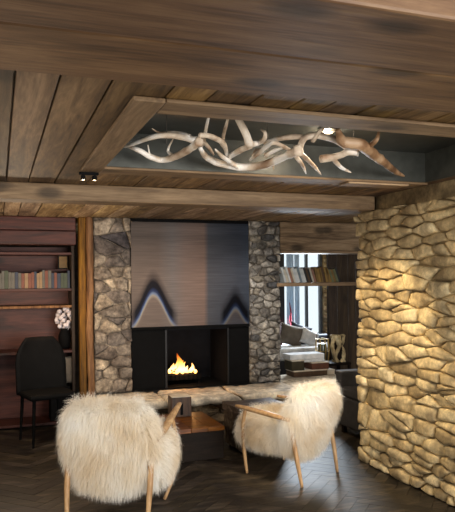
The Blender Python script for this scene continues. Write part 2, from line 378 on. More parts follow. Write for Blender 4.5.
def rubble(mb, o, u, n, W, Hh, cell=.15, aspect=1.5, gap=.007, depth=.06, bulge=.012, jut=.012, rough=.006, rd=None, skip=.18, jz=.2):
    """irregular fitted stones: a jittered cell pattern, each cell one domed stone of its own"""
    rd = rd or random.Random(5); u = Vector(u); n = Vector(n); o = Vector(o); up = Vector((0, 0, 1))
    cw, chh = cell*aspect, cell; nu = max(1, round(W/cw)); nv = max(1, round(Hh/chh)); S = []
    for j in range(-1, nv+1):
        for i in range(-1, nu+2):
            if rd.random() < skip: continue
            S.append(((i+.5*(j % 2)+rd.uniform(-.33, .33)+.25)*W/nu, (j+.5+rd.uniform(-jz, jz))*Hh/nv))
            if rd.random() < .22: S.append((S[-1][0]+rd.uniform(.25, .5)*cw, S[-1][1]+rd.uniform(-.4, .4)*chh))
    for a, (sx, sz) in enumerate(S):
        poly = [(0, 0), (W, 0), (W, Hh), (0, Hh)]
        for b, (tx, tz) in enumerate(S):
            if a == b or abs(tx-sx) > 4*cw or abs(tz-sz) > 4*chh: continue
            dx, dz = (tx-sx), (tz-sz)*aspect*aspect; mx, mz = (sx+tx)/2, (sz+tz)/2; out = []
            for k in range(len(poly)):
                p, q = poly[k], poly[(k+1) % len(poly)]
                fp = (p[0]-mx)*dx+(p[1]-mz)*dz; fq = (q[0]-mx)*dx+(q[1]-mz)*dz
                if fp <= 0: out.append(p)
                if fp*fq < 0: t = fp/(fp-fq); out.append((p[0]+(q[0]-p[0])*t, p[1]+(q[1]-p[1])*t))
            poly = out
            if len(poly) < 3: break
        if len(poly) < 3: continue
        cx = sum(p[0] for p in poly)/len(poly); cz = sum(p[1] for p in poly)/len(poly)
        ww = max(p[0] for p in poly)-min(p[0] for p in poly); hh = max(p[1] for p in poly)-min(p[1] for p in poly)
        if ww < .025 or hh < .02: continue
        fu, fz = max(.5, 1-2*gap/ww), max(.5, 1-2*gap/hh)
        poly = [(cx+(p[0]-cx)*fu, cz+(p[1]-cz)*fz) for p in poly]
        q = []
        for k in range(len(poly)):                     # corner rounding
            p0, p1 = poly[k], poly[(k+1) % len(poly)]
            q += [(p0[0]*.9+p1[0]*.1, p0[1]*.9+p1[1]*.1), (p0[0]*.5+p1[0]*.5, p0[1]*.5+p1[1]*.5), (p0[0]*.1+p1[0]*.9, p0[1]*.1+p1[1]*.9)]
        m = len(q); J = rd.uniform(-jut, jut); sd = Vector((rd.uniform(0, 99),)*3); tl = rd.uniform(-.12, .12), rd.uniform(-.12, .12)
        V = []; F = []
        for ri, (sc, dp) in enumerate(((1, -depth), (1, -bulge*.9), (.95, -bulge*.15), (.72, bulge*.5), (.38, bulge*.8))):
            for px_, pz_ in q:
                x_, z_ = cx+(px_-cx)*sc, cz+(pz_-cz)*sc
                p = o+u*x_+up*z_+n*(dp+(J+tl[0]*(x_-cx)+tl[1]*(z_-cz) if ri else 0))
                if ri: p += noise.noise_vector(p*14+sd)*rough+n*noise.noise(p*30+sd)*rough*(1 if ri > 1 else 0)
                V.append(p)
        V.append(o+u*cx+up*cz+n*(bulge*.85+J))
        for r_ in range(4):
            for k in range(m): F.append((r_*m+k, r_*m+(k+1) % m, (r_+1)*m+(k+1) % m, (r_+1)*m+k))
        for k in range(m): F.append((4*m+k, 4*m+(k+1) % m, 5*m))
        mb.add(V, F)

# ------------------------------------------------------------------ the setting
CZ = 2.14      # ceiling height
# floor: herringbone parquet
f = MB(); fl_w, fl_l = .095, .57
def herring(mb, x0, x1, y0, y1):
    w, l = fl_w, fl_l; c, s = math.cos(PI/4), math.sin(PI/4)
    n = int(6/w)
    cx, cy = (x0+x1)/2, (y0+y1)/2
    k = int(l/w)
    for i in range(-90, 90):
        for j in range(-22, 22):
            # classic herringbone lattice
            bx = i*w + j*l; by = i*w - j*l
            for (ax, ay, bw, bh) in ((bx, by, l, w), (bx, by+w, w, l)):
                mx, my = ax+bw/2, ay+bh/2
                X = cx+mx*c-my*s; Y = cy+mx*s+my*c
                if not (x0 < X < x1 and y0 < Y < y1): continue
                g = .0012; q = [(ax+g, ay+g), (ax+bw-g, ay+g), (ax+bw-g, ay+bh-g), (ax+g, ay+bh-g)]
                z = random.uniform(-.0006, .0006)
                pts = [(cx+a*c-b_*s, cy+a*s+b_*c, z) for a, b_ in q]
                low = [(p[0], p[1], -.02) for p in pts]
                mb.add(pts+low, [(0, 1, 2, 3), (0, 4, 5, 1), (1, 5, 6, 2), (2, 6, 7, 3), (3, 7, 4, 0)])
herring(f, -.8, 4.6, 1.9, 7.3)
base = MB().box(-1.6, 6.2, -1.6, 9.1, -.12, -.012).box(-1.6, 6.2, -1.6, 1.7, -.02, 0).box(-1.6, -.75, 1.7, 9.1, -.02, 0).box(-1, 4.9, 7.5, 9.1, -.02, 0).box(4.8, 6.2, 1.7, 9.1, -.02, 0)
f.add(base.v, base.f)
tag(f.build('floor', M['floor']), kind='structure')

# ceiling planks along Y, with the opening of the recess left free
RX0, RX1, RY0, RY1 = .56, 2.72, 2.345, 3.60
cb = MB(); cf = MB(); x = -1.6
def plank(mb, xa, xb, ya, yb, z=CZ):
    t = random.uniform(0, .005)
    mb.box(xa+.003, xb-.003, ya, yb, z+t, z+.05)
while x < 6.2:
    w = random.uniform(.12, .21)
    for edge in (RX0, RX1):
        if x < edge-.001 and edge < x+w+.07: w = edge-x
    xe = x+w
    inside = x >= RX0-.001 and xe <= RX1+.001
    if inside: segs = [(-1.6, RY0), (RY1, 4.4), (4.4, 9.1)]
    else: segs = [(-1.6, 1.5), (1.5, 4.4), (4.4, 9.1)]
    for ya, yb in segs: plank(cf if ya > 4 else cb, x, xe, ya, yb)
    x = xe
for a in ((-1.6, RX0-.02, -1.6, 9.1), (RX1+.02, 6.2, -1.6, 9.1), (RX0-.02, RX1+.02, -1.6, RY0-.02), (RX0-.02, RX1+.02, RY1+.02, 9.1)):
    cb.box(*a, CZ+.05, CZ+.12)
tag(cb.build('ceiling', M['ceil'], bevel=.003, seg=1), kind='structure')
tag(cf.build('ceiling', wood('far ceiling planks', (84, 64, 50), (142, 118, 96), (198, 176, 150), 'Y', .55, .5), bevel=.003, seg=1), kind='structure')  # lighter tan planks: brightness of the lit far bay put into the colour

# walls
def wall(name, m, *boxes):
    w = MB()
    for b in boxes: w.box(*b)
    return tag(w.build(name, m), kind='structure')
wall('wall_left', M['wallplaster'], (-1.75, -1.6, -1.6, 9.1, -.02, 2.26))
wall('wall_right', M['wallplaster'], (6.2, 6.35, -1.6, 9.1, -.02, 2.26))
# rear wall, behind the camera, with a wide window opening
wall('wall_rear', M['wallplaster'], (-1.6, -.9, -1.75, -1.6, -.02, 2.26), (4.4, 6.2, -1.75, -1.6, -.02, 2.26), (-.9, 4.4, -1.75, -1.6, -.02, .5), (-.9, 4.4, -1.75, -1.6, 2.02, 2.26))
WX0, WX1, WZ0, WZ1 = 4.02, 4.84, .55, 2.02       # the window in the far wall
wall('wall_back', M['wallplaster'], (-1.6, WX0, 9.0, 9.15, -.02, 2.26), (WX1+.1, 6.2, 9.0, 9.15, -.02, 2.26), (WX0, WX1+.1, 9.0, 9.15, -.02, WZ0), (WX0, WX1+.1, 9.0, 9.15, WZ1, 2.26))
# room divider behind the fireplace
wall('wall_fireplace', M['mortar'], (.93, 1.28, 6.70, 7.35, .345, CZ), (2.64, 2.98, 6.70, 7.35, .345, CZ), (1.28, 2.64, 7.22, 7.35, .345, CZ), (1.28, 2.64, 6.76, 7.22, 1.06, CZ))
w = MB(); x = 4.065
while x < 5.3:
    ww = random.uniform(.11, .17); w.box(x+.002, x+ww-.002, 7.4, 7.44+random.uniform(0, .01), 0, CZ); x += ww
tag(w.build('wall_side', M['darkwood']), kind='structure')
# outside wall seen through the far window
# window
wn = MB().box(WX0, WX0+.11, 9.0, 9.1, WZ0, WZ1)
win = MB()
for a in ((4.15, 4.165, WZ0, WZ1), (4.40, 4.43, WZ0, WZ1), (4.55, 4.585, WZ0, WZ1), (4.79, 4.835, WZ0, WZ1)):
    win.box(a[0], a[1], 9.0, 9.06, a[2], a[3])
win.box(WX0, 4.835, 9.0, 9.07, WZ0, WZ0+.05); win.box(WX0, 4.835, 9.0, 9.07, WZ1-.05, WZ1); win.box(4.4, 4.835, 9.0, 9.05, 1.63, 1.655)
wo = tag(win.build('window_1', M['mull'], bevel=.004), kind='structure')
MB().box(4.15, 4.835, 9.025, 9.032, WZ0+.02, WZ1-.02).build('pane', M['glass'], wo)
MB().box(WX0-.06, 4.145, 8.93, 9.0, WZ0-.05, WZ1).build('side_frame', M['winblack'], wo, bevel=.004)
MB().box(WX0-.1, WX1+.12, 8.8, 9.02, WZ0-.06, WZ0-.005).build('sill', M['lintel'], wo, bevel=.006)
# stone reveal right of the window
sr = MB().box(4.836, 4.945, 8.97, 9.02, WZ0, WZ1); stone_face(sr, (4.84, 8.95, WZ0), (1, 0, 0), (0, -1, 0), .1, WZ1-WZ0, (.07, .13), (.1, .12), .12)
tag(sr.build('trim_1', M['stoneY'], smooth=True), kind='structure')

# ------------------------------------------------------------------ beams and recess frame
b = MB().box(-1.6, 2.80, 4.33, 4.53, 2.03, CZ)
tag(b.build('ceiling_beam', M['beam'], bevel=.008), 'squared brown ceiling beam running across the room between antler recess and fireplace', 'beam')
b = MB().box(-1.6, 3.4, 1.12, 1.44, 2.05, CZ).box(-1.6, 3.4, 1.443, 1.77, 2.052, CZ)
tag(b.build('tie_beam', M['beamdark'], bevel=.008), 'broad reddish brown ceiling beam nearest the viewer, in front of the antler recess', 'beam')
O = (1.6, 3.0, 2.11)
fr = thing('ceiling_recess', 'grey metal lined ceiling recess bordered by wide flat wooden boards', 'recess', O)
def rel(a, o=O): return (a[0]-o[0], a[1]-o[0], a[2]-o[1], a[3]-o[1], a[4]-o[2], a[5]-o[2])
MB().box(*rel((.447, .562, 2.185, 3.77, 2.121, 2.139))).build('side_board', M['framey'], fr, bevel=.004)
MB().box(*rel((.564, 2.74, 2.185, 2.348, 2.124, 2.139))).build('near_board', M['frame'], fr, bevel=.004)
MB().box(*rel((.564, 2.74, 3.595, 3.77, 2.124, 2.139))).build('far_board', M['frame'], fr, bevel=.004)
MB().box(*rel((2.14, 2.60, 3.61, 3.74, 2.112, 2.1235))).build('splice_plate', M['shelf'], fr, bevel=.003)['label'] = 'pale patch board on the frame'
rc = MB().box(*rel((RX0-.02, RX1+.02, RY0-.02, RY1+.02, 2.335, 2.36)))
for q in ((RX0-.02, RX0+.002, RY0, RY1, 2.14, 2.335), (RX1, RX1+.02, RY0, RY1, 2.14, 2.335), (RX0, RX1, RY0-.02, RY0+.002, 2.14, 2.335), (RX0, RX1, RY1-.002, RY1+.02, 2.14, 2.335)): rc.box(*rel(q))
rc.build('metal_lining', M['recess'], fr)

ANT = {
 'a1': [[(-0.42, -0.025, -0.15, 0.0195), (-0.431, 0.129, -0.16, 0.0173), (-0.46, 0.278, -0.17, 0.017), (-0.505, 0.381, -0.17, 0.0163), (-0.577, 0.354, -0.16, 0.0139), (-0.653, 0.3, -0.14, 0.0115), (-0.695, 0.409, -0.1, 0.0043)], [(-0.454, 0.276, -0.17, 0.0085), (-0.472, 0.376, -0.12, 0.0071), (-0.463, 0.3, -0.07, 0.0021)], [(-0.574, 0.367, -0.16, 0.0065), (-0.61, 0.256, -0.12, 0.0021)]],
 'a2': [[(-0.39, 0.087, -0.12, 0.0202), (-0.429, 0.099, -0.11, 0.0162), (-0.507, 0.099, -0.1, 0.014), (-0.581, 0.111, -0.1, 0.012), (-0.643, 0.178, -0.11, 0.0111), (-0.691, 0.269, -0.12, 0.0083), (-0.719, 0.342, -0.12, 0.0037)], [(-0.435, 0.077, -0.1, 0.0095), (-0.493, 0.151, -0.07, 0.0082), (-0.552, 0.227, -0.06, 0.0062), (-0.604, 0.185, -0.05, 0.002)]],
 'a3': [[(-0.316, 0.292, -0.1, 0.0162), (-0.327, 0.185, -0.08, 0.0105), (-0.356, 0.051, -0.05, 0.0075), (-0.375, -0.047, -0.02, 0.0049)], [(-0.324, 0.212, -0.09, 0.0106), (-0.283, 0.235, -0.12, 0.0096), (-0.246, 0.263, -0.15, 0.0038)]],
 'a4': [[(0.098, -0.06, -0.17, 0.0235), (0.094, 0.051, -0.17, 0.019), (0.065, 0.277, -0.18, 0.0201), (-0.019, 0.401, -0.18, 0.02), (-0.152, 0.4, -0.17, 0.0181), (-0.277, 0.291, -0.16, 0.0152), (-0.358, 0.156, -0.14, 0.0093)], [(-0.052, 0.411, -0.18, 0.0137), (-0.201, 0.228, -0.17, 0.0107), (-0.292, 0.111, -0.15, 0.0031)], [(0.131, -0.016, -0.17, 0.0124), (0.286, 0.152, -0.19, 0.011), (0.446, 0.346, -0.21, 0.0029)], [(0.112, 0.018, -0.17, 0.0115), (0.215, 0.131, -0.2, 0.0093), (0.344, 0.339, -0.21, 0.0029)], [(0.112, 0.288, -0.17, 0.0068), (0.137, 0.337, -0.2, 0.0017)]],
 'a5': [[(-0.421, -0.044, -0.12, 0.0107), (-0.332, 0.021, -0.11, 0.013), (-0.232, 0.139, -0.12, 0.0131), (-0.169, 0.269, -0.15, 0.0065)], [(-0.243, 0.14, -0.11, 0.0099), (-0.263, 0.044, -0.07, 0.0086), (-0.271, -0.04, -0.02, 0.0054)]],
 'a6': [[(-0.242, -0.068, -0.01, 0.0167), (-0.225, -0.077, -0.05, 0.0167), (-0.203, -0.088, -0.1, 0.0167), (-0.156, -0.034, -0.15, 0.02)], [(-0.147, -0.012, -0.14, 0.0161), (-0.099, -0.003, -0.13, 0.0132), (-0.088, -0.055, -0.12, 0.011), (-0.101, -0.097, -0.1, 0.0089), (-0.098, -0.041, -0.07, 0.004)], [(-0.147, -0.012, -0.15, 0.0141), (-0.155, 0.109, -0.15, 0.0146), (-0.149, 0.292, -0.15, 0.0143), (-0.153, 0.33, -0.16, 0.0055)]],
 'a7': [[(-0.006, 0.341, -0.15, 0.0056), (-0.023, 0.134, -0.14, 0.0117), (-0.031, 0.027, -0.13, 0.0114), (-0.011, -0.03, -0.13, 0.0102), (0.09, 0.02, -0.15, 0.0094)], [(-0.02, 0.133, -0.14, 0.008), (-0.023, 0.21, -0.12, 0.0071), (-0.058, 0.181, -0.16, 0.0022)], [(0.023, 0.18, -0.15, 0.013), (0.041, 0.087, -0.14, 0.0095), (0.06, 0.027, -0.14, 0.0031)]],
 'a8': [[(-0.014, 0.118, -0.1, 0.0064), (0.007, 0.023, -0.1, 0.0114), (0.056, -0.054, -0.1, 0.0132), (0.115, -0.084, -0.1, 0.0122)], [(0.164, 0.052, -0.15, 0.0159), (0.113, -0.069, -0.13, 0.0143), (0.119, -0.108, -0.11, 0.0141), (0.167, -0.124, -0.1, 0.0151), (0.241, -0.135, -0.11, 0.0152), (0.328, -0.11, -0.13, 0.0155), (0.417, -0.054, -0.15, 0.0169), (0.454, -0.062, -0.16, 0.019)]],
 'a9': [[(0.104, -0.212, -0.15, 0.0098), (0.104, -0.255, -0.13, 0.0096), (0.114, -0.277, -0.11, 0.0081), (0.184, -0.208, -0.07, 0.003)]],
 'a10': [[(0.397, -0.125, -0.17, 0.0165), (0.357, -0.113, -0.17, 0.0155), (0.332, -0.075, -0.18, 0.0156), (0.289, -0.046, -0.19, 0.0167), (0.238, -0.042, -0.2, 0.0187)], [(0.306, -0.037, -0.19, 0.0115), (0.431, 0.088, -0.21, 0.0099), (0.548, 0.179, -0.22, 0.0028)]],
 'a11': [[(0.214, -0.263, -0.1, 0.0107), (0.26, -0.212, -0.13, 0.0219), (0.296, -0.199, -0.14, 0.027), (0.381, -0.2, -0.15, 0.0283), (0.52, -0.082, -0.16, 0.0265), (0.672, 0.054, -0.17, 0.0223), (0.966, 0.348, -0.17, 0.0148), (1.145, 0.518, -0.16, 0.0052)], [(0.446, -0.143, -0.15, 0.0124), (0.441, -0.244, -0.13, 0.011), (0.467, -0.231, -0.08, 0.004)], [(0.283, -0.22, -0.15, 0.0139), (0.281, -0.194, -0.16, 0.005)]],
}

ch = thing('antler_chandelier', 'pale tangle of interlocked deer antlers hanging inside the ceiling recess', 'chandelier', (1.35, 3.0, 2.32))
for k, strokes in ANT.items():
    a = MB()
    for i, s_ in enumerate(strokes):
        a.tube([p[:3] for p in s_], [p[3]*1.1 for p in s_], 9, 5, .25)
    p, q = Vector(strokes[0][0][:3]), Vector(strokes[0][1][:3]); r = strokes[0][0][3]
    if r > .017: # burr ring at the antler base
        d = (q-p).normalized(); a.tube([p-d*.012, p, p+d*.014], [r*.8, r*1.35, r*1.0], 10, 2, .3)
    ao = a.build('antler', M['antler_brown' if k == 'a11' else 'antler'], ch, smooth=True)
    if k == 'a11': ao['label'] = 'thick browner antler'
for (x, y) in ((-.55, .1), (.0, .1), (.55, .15)):
    MB().tube([(x, y, -.14), (x, y, .015)], .0025, 6, 1).build('hanging_wire', M['steel'], ch)

def spot_fixture(loc):
    t = thing('ceiling_spotlight', 'small twin steel spotlight on the corner of the recess frame', 'lamp', loc)
    MB().box(-.055, .055, -.012, .012, -.018, -.002).build('bar', M['black'], t, bevel=.003)
    for sx in (-.032, .032):
        h = MB().lathe([(.004, -.02), (.013, -.022), (.015, -.045), (.013, -.046)], (sx, 0, 0), 14).build('lamp_head', M['black'], t, smooth=False)
        MB().lathe([(.008, -.0475), (.008, -.0465)], (sx, 0, 0), 12).build('bulb', M['bulb'], h)
spot_fixture((.495, 3.70, 2.12))
t = thing('recess_light', 'small glowing lamp inside the recess above the antlers', 'lamp', (1.74, 3.15, 2.333))
MB().lathe([(.05, -.002), (.055, -.012), (.03, -.02)], seg=20).build('housing', M['steel'], t)
MB().lathe([(.024, -.0225), (.02, -.026), (.001, -.027)], seg=16).build('bulb', M['bulb'], t)

# ------------------------------------------------------------------ fireplace
def pier(name, label, x0, x1, m, cell, aspect, seed, skip):
    t = MB().box(x0+.006, x1-.006, 6.575, 6.66, .345, CZ)
    rubble(t, (x0, 6.55, .345), (1, 0, 0), (0, -1, 0), x1-x0, CZ-.345, cell, aspect, .005, .05, .013, .016, .012, random.Random(seed), skip)
    return tag(t.build(name, m, smooth=True), label, 'stone pier')
pier('stone_pier', 'rough stone pier between the carved wooden post and the steel hood', .915, 1.30, M['stoneL'], .125, 1.7, 3, .22)
pier('stone_pier', 'rough grey stone pier between the steel hood and the bookshelf window', 2.615, 2.99, M['stoneR'], .075, 1.6, 8, .2)
hd = thing('fireplace_hood', 'tall steel fireplace panel with two dark blue heat stained arches', 'hood', (1.302, 6.56, 1.005))
MB().box(0, 1.311, 0, .012, 0, 1.10).build('sheet', M['hood'], hd)
MB().box(0, 1.311, -.004, .14, 1.10, 1.134).build('top_trim', M['black'], hd)
MB().box(0, 1.311, -.006, .13, -.03, -.001).build('bottom_lip', M['black'], hd, bevel=.003)
fb = thing('fireplace_insert', 'black steel firebox with open centre between two dark side panels', 'fireplace', (1.302, 6.56, .345))
MB().box(0, .37, .02, .035, 0, .625).build('side_panel', M['black'], fb); MB().box(1.06, 1.311, .02, .035, 0, .625).build('side_panel', M['black'], fb)
MB().box(.355, .375, .005, .02, 0, .62).build('edge_trim', M['seam'], fb); MB().box(1.055, 1.07, .005, .02, 0, .62).build('edge_trim', M['seam'], fb)
bx = MB().box(.375, 1.055, .60, .615, 0, .625).box(.36, .375, .036, .6, 0, .625).box(1.055, 1.07, .036, .6, 0, .625).box(.375, 1.055, .036, .6, .61, .625)
bx.build('firebox_shell', M['inner'], fb)
MB().box(0, 1.311, -.01, .6, -.005, .008).build('base_plate', M['black'], fb)
# fire
gt = thing('fire_grate', 'low black fire basket standing in the firebox', 'grate', (1.905, 6.83, .353))
MB().box(-.2, .2, -.1, .1, .05, .062).box(-.2, .2, -.105, -.095, .05, .1).box(-.2, .2, .095, .105, .05, .1).build('tray', M['black'], gt)
for sx in (-.18, .18):
    for sy in (-.08, .08): MB().tube([(sx, sy, 0), (sx, sy, .055)], .007, 8, 1).build('leg', M['black'], gt)
for i in range(9): MB().tube([(-.19+i*.0475, -.11, .055), (-.19+i*.0475, -.112, .11)], .004, 6, 1).build('bar', M['black'], gt)
for i, (y, z, a, l, lab) in enumerate(((-.04, .092, .1, .17, 'burning log lying at the front of the fire basket'), (.04, .092, -.15, .18, 'burning log lying at the rear of the fire basket'), (0, .135, .3, .14, 'charred log lying crosswise on top of the other two'))):
    g = MB().tube([(-l, 0, 0), (-l*.3, .004, .006), (l*.4, -.004, 0), (l, .0, .004)], [.026, .03, .028, .022], 10, 3, .5)
    tag(g.build('firewood_log', M['char'], smooth=True), lab, 'log', None, None, (1.905, 6.83+y, .353+z), a)
fm = thing('fire', 'bright orange flames burning on the logs in the firebox', 'fire', (1.895, 6.80, .46))
def flame(mb, x, y, h, r, lean):
    pts = []; rr = []
    n = 7
    for i in range(n):
        t = i/(n-1); pts.append((x+lean*t*t+.014*math.sin(t*5+x*40), y+.01*math.sin(t*4+x*30), h*t)); rr.append(max(.0008, r*math.sin(PI*(.22+.78*t)**1.0)**.9*(1-t*.35)))
    mb.tube(pts, rr, 10, 3, .25, 1)
for x, y, h, r, l in ((-.13, 0, .07, .03, .02), (-.085, .01, .12, .034, -.01), (-.045, -.01, .10, .032, .02), (-.01, 0, .23, .04, -.025), (.03, .01, .13, .034, .02), (.065, -.01, .09, .028, -.01), (.115, .01, .11, .026, .015), (.15, 0, .05, .02, .01), (-.06, .03, .15, .024, .02), (.0, -.02, .15, .03, .03)):
    k = MB(); flame(k, x, y, h, r, l); k.build('flame', M['flame'], fm, smooth=True)

# hearth
he = thing('stone_hearth', 'long raised rubble stone hearth with thick pale slab top under the fireplace', 'hearth', (2.3, 6.2, 0))
h = MB(); OH = Vector((2.3, 6.2, 0))
rubble(h, Vector((.94, 6.05, 0))-OH, (1, 0, 0), (0, -1, 0), 2.86, .265, .062, 3.6, .004, .05, .014, .03, .008, random.Random(4), .1)
h.box(.95-2.3, 3.80-2.3, -.12, .49, 0, .255); h.box(3.0-2.3, 3.80-2.3, .3, .83, 0, .255)
h.build('rubble_base', M['stoneD'], he, smooth=False)
big = _grid_cube(22, 8, 3)
x = .93
for wd in (.60, .76, .70, .46, .37):
    s = MB(); add_stone(s, Vector((x+wd/2, 6.245, .303))-OH, Vector((1, 0, 0)), Vector((0, -1, 0)), wd-.006, .074, .60, .016, .10, 0, big)
    # flatten the top so the firebox rests on it
    s.v = [(a, b_, min(c, .3395)) for a, b_, c in s.v]
    s.build('slab', M['slab'], he, smooth=True); x += wd
s = MB(); add_stone(s, Vector((3.41, 6.79, .303))-OH, Vector((1, 0, 0)), Vector((0, -1, 0)), .8, .072, .48, .012, .1, 0, big)
s.v = [(a, b_, min(c, .337)) for a, b_, c in s.v]; s.build('slab', M['slab'], he, smooth=True)

# wooden post left of the pier
ps = MB(); ps.box(.775, .838, 6.56, 6.66, 0, CZ); ps.tube([(.876, 6.55, 0), (.882, 6.55, .5), (.872, 6.55, 1.0), (.88, 6.55, 1.5), (.875, 6.55, CZ)], .036, 12, 6, .3)
tag(ps.build('wooden_post', M['post'], bevel=.006, smooth=False), 'warm orange lit rough wooden post against the left edge of the stonework', 'post')

# lintel and bookshelf right
tag(MB().box(2.995, 4.6, 6.55, 6.75, 1.815, CZ).build('lintel_beam', M['lintel'], bevel=.008), 'broad knotty wooden lintel above the bookshelf window', 'beam')
tag(MB().box(2.995, 4.6, 6.53, 6.77, 1.785, 1.812).build('lintel_strip', M['shelf'], bevel=.005), 'thin pale wooden strip along the underside of the broad lintel', 'strip')
tag(MB().box(2.94, 4.6, 6.52, 6.70, 1.410, 1.450).build('book_shelf', M['shelf'], bevel=.005), 'long thin wooden shelf board carrying books in front of the window', 'shelf')
bookcols = [((196, 190, 176), 'cream'), ((196, 204, 208), 'pale grey'), ((150, 110, 92), 'rust brown'), ((206, 212, 214), 'white'), ((120, 138, 150), 'slate blue'), ((84, 62, 40), 'dark brown'), ((40, 40, 42), 'black'), ((150, 120, 60), 'mustard'), ((126, 100, 52), 'ochre'), ((110, 116, 84), 'olive green')]
BM = [flat('book cover '+n, c, .6) for c, n in bookcols]
M['page'] = flat('pages', (214, 204, 184), .85)
def book(x, y, z, th, hh, dp, lean, mi, label, group):
    t = thing('book', label, 'book', (x, y, z), 0, group)
    t.rotation_euler = (0, lean, 0)
    MB().box(-th/2, -th/2+.002, 0, dp, 0, hh).box(th/2-.002, th/2, 0, dp, 0, hh).box(-th/2, th/2, -.003, 0, 0, hh).build('cover', BM[mi], t)
    MB().box(-th/2+.003, th/2-.003, .001, dp-.004, .003, hh-.004).build('pages', M['page'], t)
order = [1, 0, 3, 2, 0, 1, 3, 4, 1, 3, 6, 5, 6, 0, 2, 8, 7, 8, 5, 7, 8, 7, 9, 8, 9, 6]
x = 3.05; total = 0
wds = [random.uniform(.022, .034) for _ in order]
sc_ = .69/sum(wds)
seen = {}
descs = []
leaner = -.34
for i, (mi, wd) in enumerate(zip(order, wds)):
    wd *= sc_; hh = random.uniform(.15, .185); ln = -.30 if i < 15 else (-.34 if i > 20 else -.22)
    tot = bookcols[mi][1]
    q = {1: 'narrow', 0: 'slim'}.get(i % 2)
    descs.append((x, wd, hh, ln, mi)); x += wd/ math.cos(ln)
side = 'standing in the pale half of the shelf before the window'
for i, (x, wd, hh, ln, mi) in enumerate(descs):
    nm = bookcols[mi][1]
    same = [j for j, d in enumerate(descs) if d[4] == mi]
    k = same.index(i)
    prevn = bookcols[descs[i-1][4]][1] if i else None; nxt = bookcols[descs[i+1][4]][1] if i+1 < len(descs) else None
    if prevn is None: lab = f'leaning {nm} book at the stone pier end of the window shelf'
    elif nxt is None: lab = f'leaning {nm} book ending the row on the window shelf'
    else: lab = f'leaning {nm} book between {"another" if prevn==nm else "a"} {prevn} and a {nxt} one on the window shelf'
    if lab in seen:
        lab = lab.replace('leaning', 'later leaning') if False else lab.replace('on the window shelf', 'nearer the dark boards on the window shelf')
    seen[lab] = 1
    book(x, 6.535, 1.4505+wd*abs(math.sin(ln))*.5, wd*.92, hh, .125, ln, mi, lab, 'books leaning along the window shelf')

# curtains
def curtain(x0, x1, y, z0, z1, name, label, m):
    n = int((x1-x0)*110); v = []; f = []
    for i in range(n+1):
        xx = x0+(x1-x0)*i/n; yy = y+.018*math.sin(i*.9)+.006*math.sin(i*2.3)
        for zz in (z0, (z0+z1)/2, z1): v.append((xx, yy, zz))
    for i in range(n):
        for k in range(2): f.append((i*3+k, (i+1)*3+k, (i+1)*3+k+1, i*3+k+1))
    mb = MB().add(v, f); o = mb.build(name, m, smooth=True)
    s = o.modifiers.new('thick', 'SOLIDIFY'); s.thickness = .004
    return tag(o, label, 'curtain')
curtain(4.17, 4.28, 8.9, .56, 1.98, 'curtain', 'pale grey curtain panel beside the dark window frame', M['curtain'])
curtain(4.305, 4.395, 8.9, .56, 1.98, 'curtain', 'pale grey curtain panel next to the central window bar', M['curtain'])

rb = MB(); rb.tube([(-.02, 0, .585), (.0, 0, .45), (.0, 0, .35), (.012, 0, .2), (.02, .0, 0)], [.005, .011, .013, .016, .02], 8, 4, .4, 1.2); rb.tube([(.0, 0, .42), (-.02, 0, .34), (-.022, 0, .28)], [.008, .01, .006], 8, 3)
tag(rb.build('red_ribbon', M['red'], smooth=True), 'narrow red ribbon hanging before the curtain of the far window', 'ribbon', None, None, (4.21, 8.85, .546))
# ------------------------------------------------------------------ things right of the pier
def cushion(name, label, c, w, h, t, rot, m, cat='cushion'):
    v, f_ = _grid_cube(12, 4, 12); out = []
    for x, y, z in v:
        e = (1-.92*max(abs(x), abs(z))**4); k = 1-.07*(abs(x*z))
        px = x*w/2*(1-.10*(1-z*z)*abs(x)); pz = z*h/2*(1-.10*(1-x*x)*abs(z)); out.append((px, y*t/2*max(e, .12), pz+h/2))
    o = MB().add(out, f_).build(name, m, smooth=True)
    tag(o, label, cat); o.location = c; o.rotation_euler = rot
    return o
sf = thing('window_sofa', 'low sofa with a pale seat cushion under the far window', 'sofa', (4.1, 8.1, 0))
MB().box(-.75, .85, -.40, .45, .08, .40).build('base', M['greyfab'], sf, bevel=.03)
MB().box(-.72, .05, -.42, .3, .402, .57).build('seat_cushion', M['white'], sf, bevel=.04, seg=3)
MB().box(.06, .82, -.42, .3, .402, .56).build('seat_cushion', M['pillowg'], sf, bevel=.04, seg=3)
MB().box(-.75, .85, .30, .50, .40, .66).build('backrest', M['pillowd'], sf, bevel=.04, seg=3)
for sx in (-.7, .8):
    for sy in (-.35, .4): MB().tube([(sx, sy, 0), (sx, sy, .09)], .02, 8, 1).build('leg', M['tabledark'], sf)
cushion('sofa_cushion', 'burgundy cushion beside the stone pier on the window sofa', (3.60, 8.16, .571), .30, .34, .14, (R(-18), R(6), 0), M['pillowr'])
cushion('sofa_cushion', 'large taupe cushion leaning next to the burgundy one', (3.78, 8.0, .571), .34, .31, .13, (R(-22), R(16), R(-12)), M['pillowg'])
cushion('sofa_cushion', 'dark blue cushion behind the white one on the window sofa', (3.97, 8.10, .571), .33, .31, .12, (R(-24), R(20), R(-6)), M['pillowd'])
cushion('sofa_cushion', 'white cushion nearest the brass lantern on the window sofa', (4.03, 7.94, .571), .27, .24, .12, (R(-24), R(26), R(-4)), M['white'])
